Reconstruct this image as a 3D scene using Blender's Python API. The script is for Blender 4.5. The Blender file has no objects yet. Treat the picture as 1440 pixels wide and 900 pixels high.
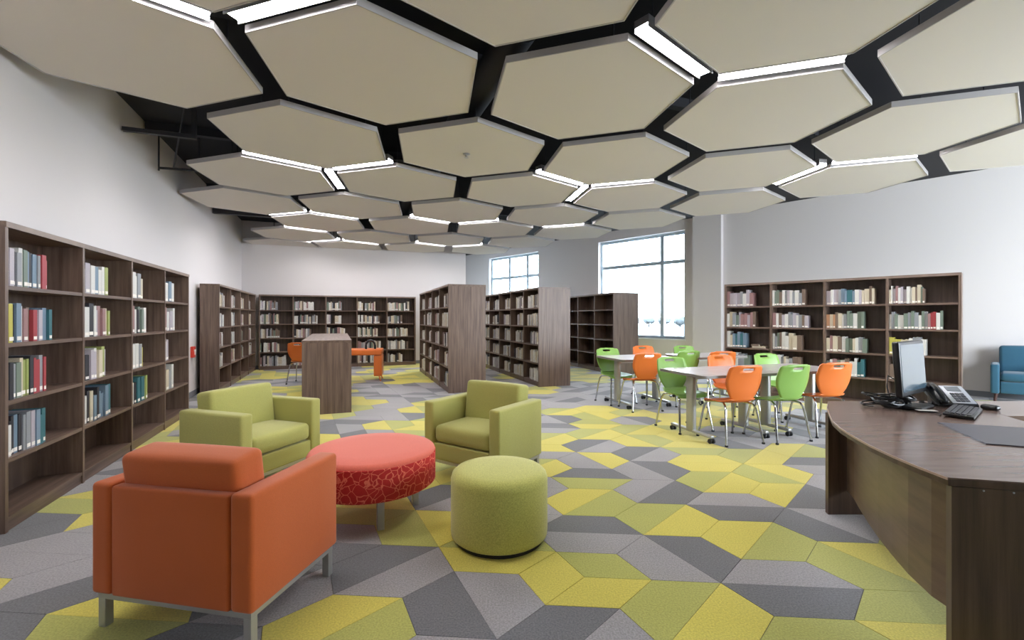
import bpy, bmesh, math, random
from mathutils import Vector, Matrix, noise
random.seed(7)
S = bpy.context.scene
C = S.collection
PI = math.pi

# ------------------------------------------------------------------ camera
CAMH = 1.463
cam_data = bpy.data.cameras.new('camera'); cam_data.lens = 16.0; cam_data.sensor_width = 36.0
cam_data.shift_y = -3.0/1440; cam_data.clip_end = 400; cam_data.clip_start = 0.05
cam = bpy.data.objects.new('camera', cam_data); C.objects.link(cam)
cam.location = (0, 0, CAMH); cam.rotation_euler = (PI/2, 0, 0)
S.camera = cam
# ------------------------------------------------------------------ world: bright overcast
W = bpy.data.worlds.new('overcast'); S.world = W; W.use_nodes = True
bg = W.node_tree.nodes['Background']
bg.inputs[0].default_value = (0.80, 0.90, 1.0, 1); bg.inputs[1].default_value = 13.0
# ------------------------------------------------------------------ exposure
S.view_settings.view_transform = 'Standard'; S.view_settings.look = 'None'
S.view_settings.gamma = 1.0; S.view_settings.use_curve_mapping = False
S.view_settings.exposure = 1.05
# ------------------------------------------------------------------ daylight portals: two windows and an unseen rear opening placed for fill
def portal(name, cx, cy, cz, nx, ny, sx, sy):
    L = bpy.data.lights.new(name, 'AREA'); L.shape = 'RECTANGLE'; L.size = sx; L.size_y = sy
    L.cycles.is_portal = True
    o = bpy.data.objects.new(name, L); C.objects.link(o); o.location = (cx, cy, cz)
    o.rotation_euler = Vector((nx, ny, 0)).to_track_quat('-Z', 'Y').to_euler(); return o
portal('daylight_near_window', 3.83+.24, 13.81+.22, 2.39, -.734, -.679, 2.9, 3.05)
portal('daylight_far_window', .01+.24, 17.94+.22, 2.39, -.734, -.679, 2.8, 3.05)
portal('daylight_rear_fill', 9.76, 1.07, 2.2, -.358, .934, 5.0, 2.8)
BAR_STRENGTH = 34.0

# ------------------------------------------------------------------ material helpers
def srgb(r, g, b):
    f = lambda c: (c/255/12.92) if c/255 <= .04045 else ((c/255+.055)/1.055)**2.4
    return (f(r), f(g), f(b), 1)
def newmat(name):
    m = bpy.data.materials.new(name); m.use_nodes = True
    nt = m.node_tree; return m, nt, nt.nodes['Principled BSDF']
def plain(name, col, rough=.5, metal=0, spec=.5, bump=0, bscale=60, var=0, vscale=8, coat=0, sheen=0):
    m, nt, b = newmat(name); N = nt.nodes; L = nt.links
    b.inputs['Base Color'].default_value = col; b.inputs['Roughness'].default_value = rough
    b.inputs['Metallic'].default_value = metal; b.inputs['Specular IOR Level'].default_value = spec
    b.inputs['Coat Weight'].default_value = coat
    b.inputs['Sheen Weight'].default_value = sheen
    tc = N.new('ShaderNodeTexCoord')
    if var:
        n = N.new('ShaderNodeTexNoise'); n.inputs['Scale'].default_value = vscale; n.inputs['Detail'].default_value = 4
        L.new(tc.outputs['Object'], n.inputs['Vector'])
        r = N.new('ShaderNodeValToRGB')
        r.color_ramp.elements[0].position = .3; r.color_ramp.elements[1].position = .7
        r.color_ramp.elements[0].color = tuple(c*(1-var) for c in col[:3])+(1,)
        r.color_ramp.elements[1].color = tuple(min(1, c*(1+var)) for c in col[:3])+(1,)
        L.new(n.outputs['Fac'], r.inputs['Fac']); L.new(r.outputs['Color'], b.inputs['Base Color'])
    if bump:
        n2 = N.new('ShaderNodeTexNoise'); n2.inputs['Scale'].default_value = bscale; n2.inputs['Detail'].default_value = 3
        L.new(tc.outputs['Object'], n2.inputs['Vector'])
        bp = N.new('ShaderNodeBump'); bp.inputs['Strength'].default_value = bump; bp.inputs['Distance'].default_value = .004
        L.new(n2.outputs['Fac'], bp.inputs['Height']); L.new(bp.outputs['Normal'], b.inputs['Normal'])
    return m
def wood(name, c1, c2, scale, rough=.42):
    m, nt, b = newmat(name); N = nt.nodes; L = nt.links
    tc = N.new('ShaderNodeTexCoord'); mp = N.new('ShaderNodeMapping'); mp.inputs['Scale'].default_value = scale
    n = N.new('ShaderNodeTexNoise'); n.inputs['Scale'].default_value = 1.0; n.inputs['Detail'].default_value = 8
    n.inputs['Roughness'].default_value = .62
    r = N.new('ShaderNodeValToRGB'); e = r.color_ramp.elements
    e[0].position = .32; e[0].color = c1; e[1].position = .68; e[1].color = c2
    L.new(tc.outputs['Object'], mp.inputs['Vector']); L.new(mp.outputs['Vector'], n.inputs['Vector'])
    L.new(n.outputs['Fac'], r.inputs['Fac']); L.new(r.outputs['Color'], b.inputs['Base Color'])
    b.inputs['Roughness'].default_value = rough
    bp = N.new('ShaderNodeBump'); bp.inputs['Strength'].default_value = .08; bp.inputs['Distance'].default_value = .002
    L.new(n.outputs['Fac'], bp.inputs['Height']); L.new(bp.outputs['Normal'], b.inputs['Normal'])
    return m
def emit(name, col, s):
    m, nt, b = newmat(name)
    b.inputs['Base Color'].default_value = col; b.inputs['Emission Color'].default_value = col
    b.inputs['Emission Strength'].default_value = s
    return m
def fabric(name, col, var=.10, sc=220):
    m, nt, b = newmat(name); N = nt.nodes; L = nt.links
    tc = N.new('ShaderNodeTexCoord')
    n = N.new('ShaderNodeTexNoise'); n.inputs['Scale'].default_value = sc; n.inputs['Detail'].default_value = 2
    r = N.new('ShaderNodeValToRGB'); e = r.color_ramp.elements; e[0].position = .35; e[1].position = .65
    e[0].color = tuple(c*(1-var) for c in col[:3])+(1,); e[1].color = tuple(min(1, c*(1+var)) for c in col[:3])+(1,)
    L.new(tc.outputs['Object'], n.inputs['Vector']); L.new(n.outputs['Fac'], r.inputs['Fac'])
    L.new(r.outputs['Color'], b.inputs['Base Color'])
    b.inputs['Roughness'].default_value = .85; b.inputs['Sheen Weight'].default_value = .25
    b.inputs['Specular IOR Level'].default_value = .25
    n3 = N.new('ShaderNodeTexNoise'); n3.inputs['Scale'].default_value = 9; L.new(tc.outputs['Object'], n3.inputs['Vector'])
    ad = N.new('ShaderNodeMath'); ad.operation = 'MULTIPLY_ADD'; ad.inputs[1].default_value = 2.0
    L.new(n3.outputs['Fac'], ad.inputs[0]); L.new(n.outputs['Fac'], ad.inputs[2])
    bp = N.new('ShaderNodeBump'); bp.inputs['Strength'].default_value = .18; bp.inputs['Distance'].default_value = .003
    L.new(ad.outputs[0], bp.inputs['Height']); L.new(bp.outputs['Normal'], b.inputs['Normal'])
    return m
M = {}
M['wall'] = plain('wall_paint', srgb(215, 209, 208), .85, bump=.05, bscale=120)
M['black'] = plain('black_deck_paint', srgb(34, 33, 38), .8)
M['steel_dark'] = plain('dark_painted_steel', srgb(48, 48, 54), .6)
M['tile'] = plain('acoustic_panel', srgb(217, 211, 207), .9, bump=.25, bscale=260)
M['rim'] = plain('panel_rim', srgb(176, 172, 172), .6)
M['sill'] = plain('sill_white', srgb(220, 220, 220), .5)
M['light'] = emit('light_diffuser', (1.0, .97, .98, 1), BAR_STRENGTH)
M['alu'] = plain('aluminium', srgb(190, 190, 195), .35, metal=.8)
M['chrome'] = plain('chrome', srgb(200, 202, 205), .16, metal=1.0)
M['steel'] = plain('satin_steel', srgb(176, 176, 174), .38, metal=.55)
M['rubber'] = plain('black_rubber', srgb(22, 22, 24), .6)
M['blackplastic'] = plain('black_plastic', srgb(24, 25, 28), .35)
M['greyplastic'] = plain('grey_plastic', srgb(120, 122, 128), .4)
M['wood_v'] = wood('walnut_vertical', srgb(84, 66, 57), srgb(124, 103, 90), (26, 26, 1.3))
M['wood_h'] = wood('walnut_horizontal', srgb(84, 66, 57), srgb(122, 101, 89), (1.3, 26, 26))
M['wood_edge'] = wood('walnut_edge_band', srgb(112, 94, 84), srgb(144, 124, 112), (3, 3, 3))
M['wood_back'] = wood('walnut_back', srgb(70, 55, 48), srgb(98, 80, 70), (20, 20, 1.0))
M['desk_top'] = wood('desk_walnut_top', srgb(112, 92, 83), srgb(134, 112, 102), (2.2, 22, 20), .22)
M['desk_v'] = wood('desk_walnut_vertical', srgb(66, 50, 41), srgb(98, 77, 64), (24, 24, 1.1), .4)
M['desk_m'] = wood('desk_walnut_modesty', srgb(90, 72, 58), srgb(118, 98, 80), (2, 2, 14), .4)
M['desk_band'] = plain('desk_edge_band', srgb(176, 152, 140), .3)
M['orange'] = fabric('orange_upholstery', srgb(188, 92, 42), .05, 300)
M['green'] = fabric('green_upholstery', srgb(170, 168, 96), .10, 300)
M['lime'] = fabric('lime_ottoman_fabric', srgb(184, 182, 98), .16, 160)
M['red_glare'] = fabric('red_top_glare_fabric', srgb(216, 106, 86), .08, 200)  # paler coral puts the sheen on the red top into the colour
M['blue'] = fabric('teal_blue_upholstery', srgb(52, 94, 116), .06, 200)
M['or_plastic'] = plain('orange_shell_plastic', srgb(222, 116, 52), .35)
M['gr_plastic'] = plain('green_shell_plastic', srgb(130, 170, 84), .35)
M['legwood'] = plain('dark_leg_wood', srgb(66, 34, 28), .4)
M['laminate'] = plain('grey_laminate_top', srgb(186, 178, 178), .22, var=.04)
M['laminate_edge'] = plain('table_edge_band', srgb(120, 116, 112), .4)
M['paper'] = plain('white_paper', srgb(236, 230, 222), .7)
M['pages'] = plain('book_pages', srgb(222, 214, 198), .8)
M['frame'] = plain('window_frame', srgb(178, 192, 202), .35, metal=.3)
M['pad'] = plain('desk_pad_vinyl', srgb(74, 72, 84), .4)
M['red'] = plain('alarm_red', srgb(214, 60, 40), .4)
M['snow'] = plain('wet_asphalt', srgb(50, 54, 58), .9)
M['foliage'] = plain('hazy_foliage', srgb(62, 68, 70), .9)
M['key'] = plain('key_cap', srgb(52, 54, 62), .5)
M['screen_off'] = plain('monitor_reflection_tint', srgb(70, 92, 106), .16, spec=.6, coat=.3)  # blue-grey base stands in for daylight reflected by the switched-off screen
M['lcd'] = plain('phone_lcd', srgb(96, 104, 112), .3)
M['silver'] = plain('silver_plastic', srgb(186, 190, 198), .35, metal=.3)
# red patterned fabric
m, nt, b = newmat('red_loop_pattern_fabric'); N = nt.nodes; L = nt.links
tc = N.new('ShaderNodeTexCoord'); nz = N.new('ShaderNodeTexNoise'); nz.inputs['Scale'].default_value = 9
mx = N.new('ShaderNodeVectorMath'); mx.operation = 'MULTIPLY_ADD'; mx.inputs[1].default_value = (.10, .10, .10)
vo = N.new('ShaderNodeTexVoronoi'); vo.feature = 'DISTANCE_TO_EDGE'; vo.inputs['Scale'].default_value = 18
L.new(tc.outputs['Object'], nz.inputs['Vector']); L.new(nz.outputs['Color'], mx.inputs[0]); L.new(tc.outputs['Object'], mx.inputs[2])
L.new(mx.outputs[0], vo.inputs['Vector'])
r = N.new('ShaderNodeValToRGB'); e = r.color_ramp.elements
e[0].position = .028; e[0].color = srgb(236, 122, 96); e[1].position = .05; e[1].color = srgb(196, 40, 38)
L.new(vo.outputs['Distance'], r.inputs['Fac']); L.new(r.outputs['Color'], b.inputs['Base Color'])
b.inputs['Roughness'].default_value = .8
M['redpat'] = m
# glass
m, nt, b = newmat('window_glass'); N = nt.nodes; L = nt.links
out = N['Material Output']; tr = N.new('ShaderNodeBsdfTransparent'); tr.inputs[0].default_value = (.94, .98, 1, 1)
gl = N.new('ShaderNodeBsdfGlossy'); gl.inputs['Roughness'].default_value = .03
mxs = N.new('ShaderNodeMixShader'); mxs.inputs[0].default_value = .07
L.new(tr.outputs[0], mxs.inputs[1]); L.new(gl.outputs[0], mxs.inputs[2]); L.new(mxs.outputs[0], out.inputs['Surface'])
M['glass'] = m
# carpet colours
def carpet(name, col, var):
    m, nt, b = newmat(name); N = nt.nodes; L = nt.links
    tc = N.new('ShaderNodeTexCoord')
    geo = N.new('ShaderNodeNewGeometry')
    n = N.new('ShaderNodeTexNoise'); n.inputs['Scale'].default_value = 110; n.inputs['Detail'].default_value = 3
    L.new(geo.outputs['Position'], n.inputs['Vector'])
    n2 = N.new('ShaderNodeTexNoise'); n2.inputs['Scale'].default_value = 1.7; L.new(geo.outputs['Position'], n2.inputs['Vector'])
    ad = N.new('ShaderNodeMath'); ad.operation = 'MULTIPLY_ADD'; ad.inputs[1].default_value = .25
    L.new(n2.outputs['Fac'], ad.inputs[0]); L.new(n.outputs['Fac'], ad.inputs[2])
    r = N.new('ShaderNodeValToRGB'); e = r.color_ramp.elements; e[0].position = .42; e[1].position = .82
    e[0].color = tuple(c*(1-var) for c in col[:3])+(1,); e[1].color = tuple(min(1, c*(1+var)) for c in col[:3])+(1,)
    L.new(ad.outputs[0], r.inputs['Fac']); L.new(r.outputs['Color'], b.inputs['Base Color'])
    b.inputs['Roughness'].default_value = .95; b.inputs['Specular IOR Level'].default_value = .1
    b.inputs['Sheen Weight'].default_value = .3
    bp = N.new('ShaderNodeBump'); bp.inputs['Strength'].default_value = .3; bp.inputs['Distance'].default_value = .004
    L.new(n.outputs['Fac'], bp.inputs['Height']); L.new(bp.outputs['Normal'], b.inputs['Normal'])
    return m
CAR = {'Y': carpet('carpet_yellow', srgb(202, 190, 84), .18), 'L': carpet('carpet_lime', srgb(170, 170, 88), .20),
       'D': carpet('carpet_dark_grey', srgb(107, 107, 110), .30), 'G': carpet('carpet_light_grey', srgb(150, 147, 149), .26)}

# ------------------------------------------------------------------ mesh helpers
class MB:
    def __init__(s): s.bm = bmesh.new(); s.mi = 0
    def _f(s, vs):
        try:
            f = s.bm.faces.new(vs); f.material_index = s.mi; return f
        except ValueError: return None
    def box(s, x0, x1, y0, y1, z0, z1, T=None):
        P = [(x0,y0,z0),(x1,y0,z0),(x1,y1,z0),(x0,y1,z0),(x0,y0,z1),(x1,y0,z1),(x1,y1,z1),(x0,y1,z1)]
        v = [s.bm.verts.new(T @ Vector(p) if T else p) for p in P]
        for q in ((3,2,1,0),(4,5,6,7),(0,1,5,4),(1,2,6,5),(2,3,7,6),(3,0,4,7)): s._f([v[i] for i in q])
        return s
    def prism(s, poly, z0, z1, T=None):
        a = [s.bm.verts.new(T @ Vector((x,y,z0)) if T else (x,y,z0)) for x,y in poly]
        b = [s.bm.verts.new(T @ Vector((x,y,z1)) if T else (x,y,z1)) for x,y in poly]
        n = len(poly); s._f(list(reversed(a))); s._f(b)
        for i in range(n): s._f([a[i], a[(i+1)%n], b[(i+1)%n], b[i]])
        return s
    def lathe(s, prof, n=32, c=(0,0)):
        rings = []
        for r, z in prof:
            rings.append([s.bm.verts.new((c[0]+r*math.cos(2*PI*k/n), c[1]+r*math.sin(2*PI*k/n), z)) for k in range(n)])
        for a, b in zip(rings, rings[1:]):
            for k in range(n): s._f([a[k], a[(k+1)%n], b[(k+1)%n], b[k]])
        s._f(list(reversed(rings[0]))); s._f(rings[-1]); return s
    def tube(s, pts, r, n=8, r1=None):
        pts = [Vector(p) for p in pts]; rings = []; up = None
        for i, p in enumerate(pts):
            d = (pts[min(i+1, len(pts)-1)]-pts[max(i-1, 0)]).normalized()
            if up is None: up = d.orthogonal().normalized()
            else: up = (up-d*up.dot(d)).normalized()
            w = d.cross(up); rr = r if r1 is None else r+(r1-r)*i/(len(pts)-1)
            rings.append([s.bm.verts.new(p+(up*math.cos(2*PI*k/n)+w*math.sin(2*PI*k/n))*rr) for k in range(n)])
        for a, b in zip(rings, rings[1:]):
            for k in range(n): s._f([a[k], a[(k+1)%n], b[(k+1)%n], b[k]])
        s._f(list(reversed(rings[0]))); s._f(rings[-1]); return s
    def rbox(s, cx, cy, cz, sx, sy, sz, r, puff=0, T=None, seg=3, mid=4, shear=0):
        # rounded (upholstered) box
        def ax(h):
            rr = min(r, h*.98); out = [-h]
            for k in range(1, seg+1): out.append(-h+rr*(1-math.cos(PI/2*k/seg)))
            a, b = out[-1], -out[-1]
            if b-a > 1e-6:
                for k in range(1, mid): out.append(a+(b-a)*k/mid)
                out += [-q for q in reversed(out[:seg+1])]
            return out
        A, B, D = ax(sx/2), ax(sy/2), ax(sz/2); hx, hy, hz = sx/2, sy/2, sz/2; V = {}
        def vert(i, j, k):
            if (i, j, k) in V: return V[i, j, k]
            p = Vector((A[i], B[j], D[k])); rr = min(r, hx*.98, hy*.98, hz*.98)
            q = Vector((max(-hx+rr, min(hx-rr, p.x)), max(-hy+rr, min(hy-rr, p.y)), max(-hz+rr, min(hz-rr, p.z))))
            d = p-q
            if d.length > 1e-9: p = q+d.normalized()*rr
            if puff:
                u, v, w = p.x/hx, p.y/hy, p.z/hz
                p.z += puff*w*(1-u*u)*(1-v*v); p.y += puff*.6*v*(1-u*u)*(1-w*w)
            p.y += shear*(p.z/sz+.5)
            p = p+Vector((cx, cy, cz))
            if T: p = T @ p
            V[i, j, k] = s.bm.verts.new(p); return V[i, j, k]
        na, nb, nd = len(A)-1, len(B)-1, len(D)-1
        for i in range(na):
            for j in range(nb):
                s._f([vert(i,j,0), vert(i,j+1,0), vert(i+1,j+1,0), vert(i+1,j,0)])
                s._f([vert(i,j,nd), vert(i+1,j,nd), vert(i+1,j+1,nd), vert(i,j+1,nd)])
            for k in range(nd):
                s._f([vert(i,0,k), vert(i+1,0,k), vert(i+1,0,k+1), vert(i,0,k+1)])
                s._f([vert(i,nb,k), vert(i,nb,k+1), vert(i+1,nb,k+1), vert(i+1,nb,k)])
        for j in range(nb):
            for k in range(nd):
                s._f([vert(0,j,k), vert(0,j,k+1), vert(0,j+1,k+1), vert(0,j+1,k)])
                s._f([vert(na,j,k), vert(na,j+1,k), vert(na,j+1,k+1), vert(na,j,k+1)])
        return s
    def build(s, name, mats, parent=None, smooth=False, angle=40):
        me = bpy.data.meshes.new(name); s.bm.to_mesh(me); s.bm.free()
        if not isinstance(mats, (list, tuple)): mats = [mats]
        for m_ in mats: me.materials.append(m_)
        if smooth:
            for p in me.polygons: p.use_smooth = True
            try: me.set_sharp_from_angle(angle=math.radians(angle))
            except Exception: pass
        o = bpy.data.objects.new(name, me); C.objects.link(o)
        if parent: o.parent = parent
        return o
def tag(o, label=None, cat=None, group=None, kind=None):
    if label: o['label'] = label
    if cat: o['category'] = cat
    if group: o['group'] = group
    if kind: o['kind'] = kind
    return o
def empty(name, loc=(0,0,0), rz=0, label=None, cat=None, group=None):
    o = bpy.data.objects.new(name, None); C.objects.link(o); o.location = loc; o.rotation_euler = (0,0,rz)
    o.empty_display_size = .1
    return tag(o, label, cat, group)
def children(o): return [c for c in bpy.data.objects if c.parent == o]
def copy_tree(o, kids, parent=None):
    c = o.copy(); C.objects.link(c)
    if parent: c.parent = parent
    for ch, sub in kids: copy_tree(ch, sub, c)
    return c
def tree(o): return [(c, tree(c)) for c in children(o)]
def bevel(o, w, seg=2):
    md = o.modifiers.new('bevel', 'BEVEL'); md.width = w; md.segments = seg; md.limit_method = 'ANGLE'; return o
def ang(d): return math.atan2(d[1], d[0])
ORD = ['first','second','third','fourth','fifth','sixth','seventh','eighth','ninth','tenth','eleventh','twelfth',
       'thirteenth','fourteenth','fifteenth','sixteenth','seventeenth','eighteenth','nineteenth','twentieth']

# ------------------------------------------------------------------ room shell
DL = Vector((-.359, .9333)).normalized()      # along left wall, away from camera
RX = Vector((.9335, .3586)).normalized()      # room cross direction
DW = Vector((.6791, -.734)).normalized()      # along window wall, towards camera side
HC = 4.22
def wall(name, p0, d, length, t, ops=(), h=HC, side=1):
    """wall slab: inner face on the line p0 + s*d; thickness goes to rot90(d)*side"""
    o = MB(); p0 = Vector(p0); a = ang(d); s0 = 0
    T = Matrix.Translation((p0.x, p0.y, 0)) @ Matrix.Rotation(a, 4, 'Z')
    y0, y1 = (0, t) if side > 0 else (-t, 0)
    for (a0, a1, z0, z1) in sorted(ops):
        o.box(s0, a0, y0, y1, 0, h, T)
        if z0 > 0: o.box(a0, a1, y0, y1, 0, z0, T)
        if z1 < h: o.box(a0, a1, y0, y1, z1, h, T)
        s0 = a1
    o.box(s0, length, y0, y1, 0, h, T)
    ob = o.build(name, M['wall']); tag(ob, kind='structure'); return ob
P_BL = (-1.49, -3.14); P_FL = (-7.64, 12.86); P_FR = (-1.54, 15.19); P_WR = (-4.43, 22.71); P_BR = (14.0, 2.82)
wall('wall_left', P_BL, DL, (Vector(P_FL)-Vector(P_BL)).length+.2, .2, side=1)
wall('wall_far', Vector(P_FL)-RX*.1, RX, (Vector(P_FR)-Vector(P_FL)).length+.1, .2, side=1)
wall('wall_return', Vector(P_FR)+DL*.2, DL, 8.0, .2, side=1)
W0 = Vector((-2.05, 20.16))-DW*3.5
K = 1.33
WIN = [(1.216*K+3.5, 3.344*K+3.5, .855, 3.93), (5.40*K+3.5, 7.62*K+3.5, .855, 3.93)]
wall('wall_right', W0, DW, 27.1, .28, WIN, side=1)
BACK = (9.5, 14.5, .8, 3.6)  # unseen opening, placed and sized to bring in fill daylight
wall('wall_back', Vector(P_BL)-RX*.2, RX, 16.6, .2, [BACK], side=-1)
TW = Matrix.Translation((W0.x, W0.y, 0)) @ Matrix.Rotation(ang(DW), 4, 'Z')
# wall column between window and bookcase
o = MB(); o.box(7.84*K+3.5, 8.41*K+3.5, -.14, 0, 0, HC, TW); tag(o.build('trim_1', M['wall']), kind='structure')
# baseboards
def base(name, p0, d, length, side):
    o = MB(); T = Matrix.Translation((p0[0], p0[1], 0)) @ Matrix.Rotation(ang(d), 4, 'Z')
    o.box(0, length, -.015 if side > 0 else 0, 0 if side > 0 else .015, 0, .1, T)
    tag(o.build(name, M['greyplastic']), kind='structure')
base('baseboard_left', P_BL, DL, 17.1, 1); base('baseboard_far', P_FL, RX, 6.5, 1); base('baseboard_right', W0, DW, 27.0, 1)
# floor and ceiling
poly = [P_BL, P_BR, tuple(W0), P_WR, P_FR, P_FL]
o = MB(); o.prism([P_BL, (14.3, 2.9), (-4.5, 23.1), (-4.9, 22.7), P_FR, (-7.9, 12.9)], -.12, -.004)
FLOOR = tag(o.build('floor', plain('floor_screed', srgb(120, 118, 116), .9)), kind='structure')
o = MB(); o.prism([(-1.3, -3.4), (14.4, 2.7), (-4.4, 23.2), (-5.0, 22.8), (-1.8, 15.4), (-7.9, 13.0)], HC, HC+.15)
CEIL = tag(o.build('ceiling', M['black']), kind='structure')
# dark services above the panels
TL = Matrix.Rotation(ang(RX), 4, 'Z')
for k, (z, hh) in enumerate([(4.4, 4.0), (7.6, 4.0), (10.8, 4.0)]):
    o = MB(); q = Vector(P_BL)+DL*(z+2.6)+Vector((RX.x, RX.y))*.02
    T = Matrix.Translation((q.x, q.y, 0)) @ TL
    o.box(0, 9.0, -.05, .05, HC-.12, HC, T)
    o.build('beam', M['steel_dark'], CEIL)
o = MB(); q = Vector(P_BL)+DL*9.45
T = Matrix.Translation((q.x, q.y, 0)) @ TL
o.box(.02, .8, -.03, .03, 3.80, 3.85, T); o.box(.75, .8, -.03, .03, 3.85, HC, T); o.build('strut', M['steel_dark'], CEIL)
for dd in (.6, 1.1):
    q = Vector(P_BL)+DL*10.4+RX*dd
    MB().tube([(q.x, q.y, 3.66), (q.x, q.y, HC)], .012, 6).build('strut', M['steel_dark'], CEIL)
q = Vector(P_BL)+DL*10.35+RX*.3
MB().tube([(q.x, q.y, 3.66), (q.x+.9, q.y-1.0, HC-.03)], .012, 6).build('strut', M['steel_dark'], CEIL)
q = Vector(P_BL)+DL*10.55+RX*.06; q2 = q+RX*.55
MB().tube([(q.x, q.y, 3.68), (q2.x, q2.y, 3.70)], .018, 6).build('strut', M['steel_dark'], CEIL)
MB().tube([(q.x, q.y, 3.64), (q.x, q.y, HC)], .012, 6).build('strut', M['steel_dark'], CEIL)
q = Vector(P_BL)+DL*13.9
T = Matrix.Translation((q.x, q.y, 0)) @ TL
MB().box(.02, 3.0, -.05, .05, 3.72, 3.86, T).build('strut', M['steel_dark'], CEIL)
q = Vector(P_BL)+DL*6+RX*4.0; q2 = Vector(P_BL)+DL*16+RX*4.0
MB().tube([(q.x, q.y, 3.98), (q2.x, q2.y, 3.98)], .16, 16).build('duct', M['steel_dark'], CEIL, True)

# windows
def window(name, s0, s1, z0, z1, mull, transom, T, split_t=True, dep=.13):
    fr = MB(); w = .085
    fr.box(s0, s1, dep, dep+.09, z0, z0+w, T); fr.box(s0, s1, dep, dep+.09, z1-w, z1, T)
    fr.box(s0, s0+w, dep, dep+.09, z0+w, z1-w, T); fr.box(s1-w, s1, dep, dep+.09, z0+w, z1-w, T)
    root = fr.build(name, M['frame']); tag(root, kind='structure')
    for mx_ in mull: MB().box(mx_-.055, mx_+.055, dep-.01, dep+.1, z0+w, z1-w, T).build('mullion', M['frame'], root)
    xs = [s0+w]+[q for mm in mull for q in (mm-.055, mm+.055)]+[s1-w]
    zs = [z0+w, transom-.05, transom+.05, z1-w]
    for i in range(0, len(xs), 2):
        MB().box(xs[i], xs[i+1], dep-.005, dep+.095, transom-.05, transom+.05, T).build('transom', M['frame'], root)
        for j in (0, 2):
            MB().box(xs[i], xs[i+1], dep+.04, dep+.05, zs[j], zs[j+1], T).build('pane', M['glass'], root)
    MB().box(s0-.02, s1+.02, -.03, dep, z0-.03, z0, T).build('window_sill', M['sill'], root)
    return root
window('window_1', WIN[0][0], WIN[0][1], .855, 3.93, [2.07*K+3.5, 2.836*K+3.5], 3.08, TW)
window('window_2', WIN[1][0], WIN[1][1], .855, 3.93, [7.05*K+3.5], 3.08, TW)

# outside
o = MB(); o.prism([(-60, 24), (-4, 24.5), (14.5, 4.5), (90, -10), (160, 160), (-60, 200)], -1.2, -1.0)
tag(o.build('outdoor_ground', M['snow']), kind='structure')
rs = random.Random(3)
for k in range(18):
    o = MB(); r0 = rs.uniform(1.0, 1.3); R_ = 130
    a_ = -.08+k*.031
    ico = bmesh.ops.create_icosphere(o.bm, subdivisions=3, radius=1.0); sz = rs.uniform(.8, 1.3)
    for v in ico['verts']:
        n_ = noise.noise(v.co*1.9+Vector((k*3, 0, 0)))
        v.co *= (1+.28*n_); v.co.x *= 1.62; v.co.y *= 1.5; v.co.z = v.co.z*1.15*sz+1.75
    tr_ = empty('distant_tree', (math.sin(a_)*R_, math.cos(a_)*R_, -1.0), 0,
                'hazy tree far outside the windows, %s from left in the tree line' % ORD[k], 'tree', 'trees outside the windows')
    o.build('foliage', M['foliage'], tr_, True)
    MB().tube([(0, 0, 0), (0, 0, 1.0)], .2, 8, .14).build('trunk', M['foliage'], tr_)

# ------------------------------------------------------------------ carpet tiles
U = Vector((.5049, -.3081)); V_ = Vector((.1057, .5284)); O_ = Vector((1.5244, 2.4822))
VB = [(2/3,1/3),(1/3,2/3),(-1/3,1/3),(-2/3,-1/3),(-1/3,-2/3),(1/3,-1/3)]
HV = [U*a+V_*b for a, b in VB]
TAB = {(0,0):'0GD',(-1,0):'2GD',(0,1):'1YL',(-1,1):'1LY',(-2,-1):'RLYY',(-2,0):'0DG',(-3,-1):'0LY',(-3,-2):'2DG',
 (-2,-2):'1DG',(-1,-1):'1LY',(0,-1):'0LY',(1,1):'2LY',(1,0):'0LY',(0,2):'0GD',(1,2):'2DG',(-1,2):'1GD',(-1,3):'2GD',
 (-2,2):'0DL',(-2,1):'1YL',(-3,1):'0GG',(-3,0):'0GG',(-2,3):'2GY',(-2,4):'1DG',(-1,4):'1DG',(0,4):'0YY',(0,3):'1LY',
 (1,3):'1YD',(1,4):'2LY',(2,4):'1GD',(2,5):'0DG',(-4,-2):'1DG',(-4,-1):'2LY',(-4,-3):'1YL',(-5,-2):'0GD',(-5,-3):'1DG',
 (-6,-4):'0YL',(-5,-4):'1DG',(-7,-4):'1GD',(-7,-5):'0DD',(-8,-4):'0GG',(-8,-5):'0YL',(-9,-4):'1DD',(-9,-3):'0YL',
 (-8,-3):'1YG',(-10,-3):'0GG',(-3,-3):'0GD',(1,5):'1LY',(0,5):'0YL',(-1,5):'2YL',(-3,2):'1LY',(-3,3):'0YG',(-3,4):'1LY',
 (2,3):'0DG',(2,2):'1LY',(2,1):'0LY',(-6,-3):'0GD',(-7,-3):'1GD',(0,-2):'0GD',(-1,-2):'1GD',(1,-1):'0YL'}
def shapes(code):
    if code[0] == 'R':
        return [((0,1,2,'c'), code[1]), ((2,3,4,'c'), code[2]), ((4,5,0,'c'), code[3])]
    s_ = int(code[0]); return [(tuple((s_+k) % 6 for k in range(4)), code[1]), (tuple((s_+3+k) % 6 for k in range(4)), code[2])]
def inside(p):
    n = len(poly); c = False
    for i in range(n):
        x1, y1 = poly[i]; x2, y2 = poly[(i+1) % n]
        if (y1 > p[1]) != (y2 > p[1]) and p[0] < (x2-x1)*(p[1]-y1)/(y2-y1)+x1: c = not c
    return c
cells = []; rc = random.Random(11)
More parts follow.
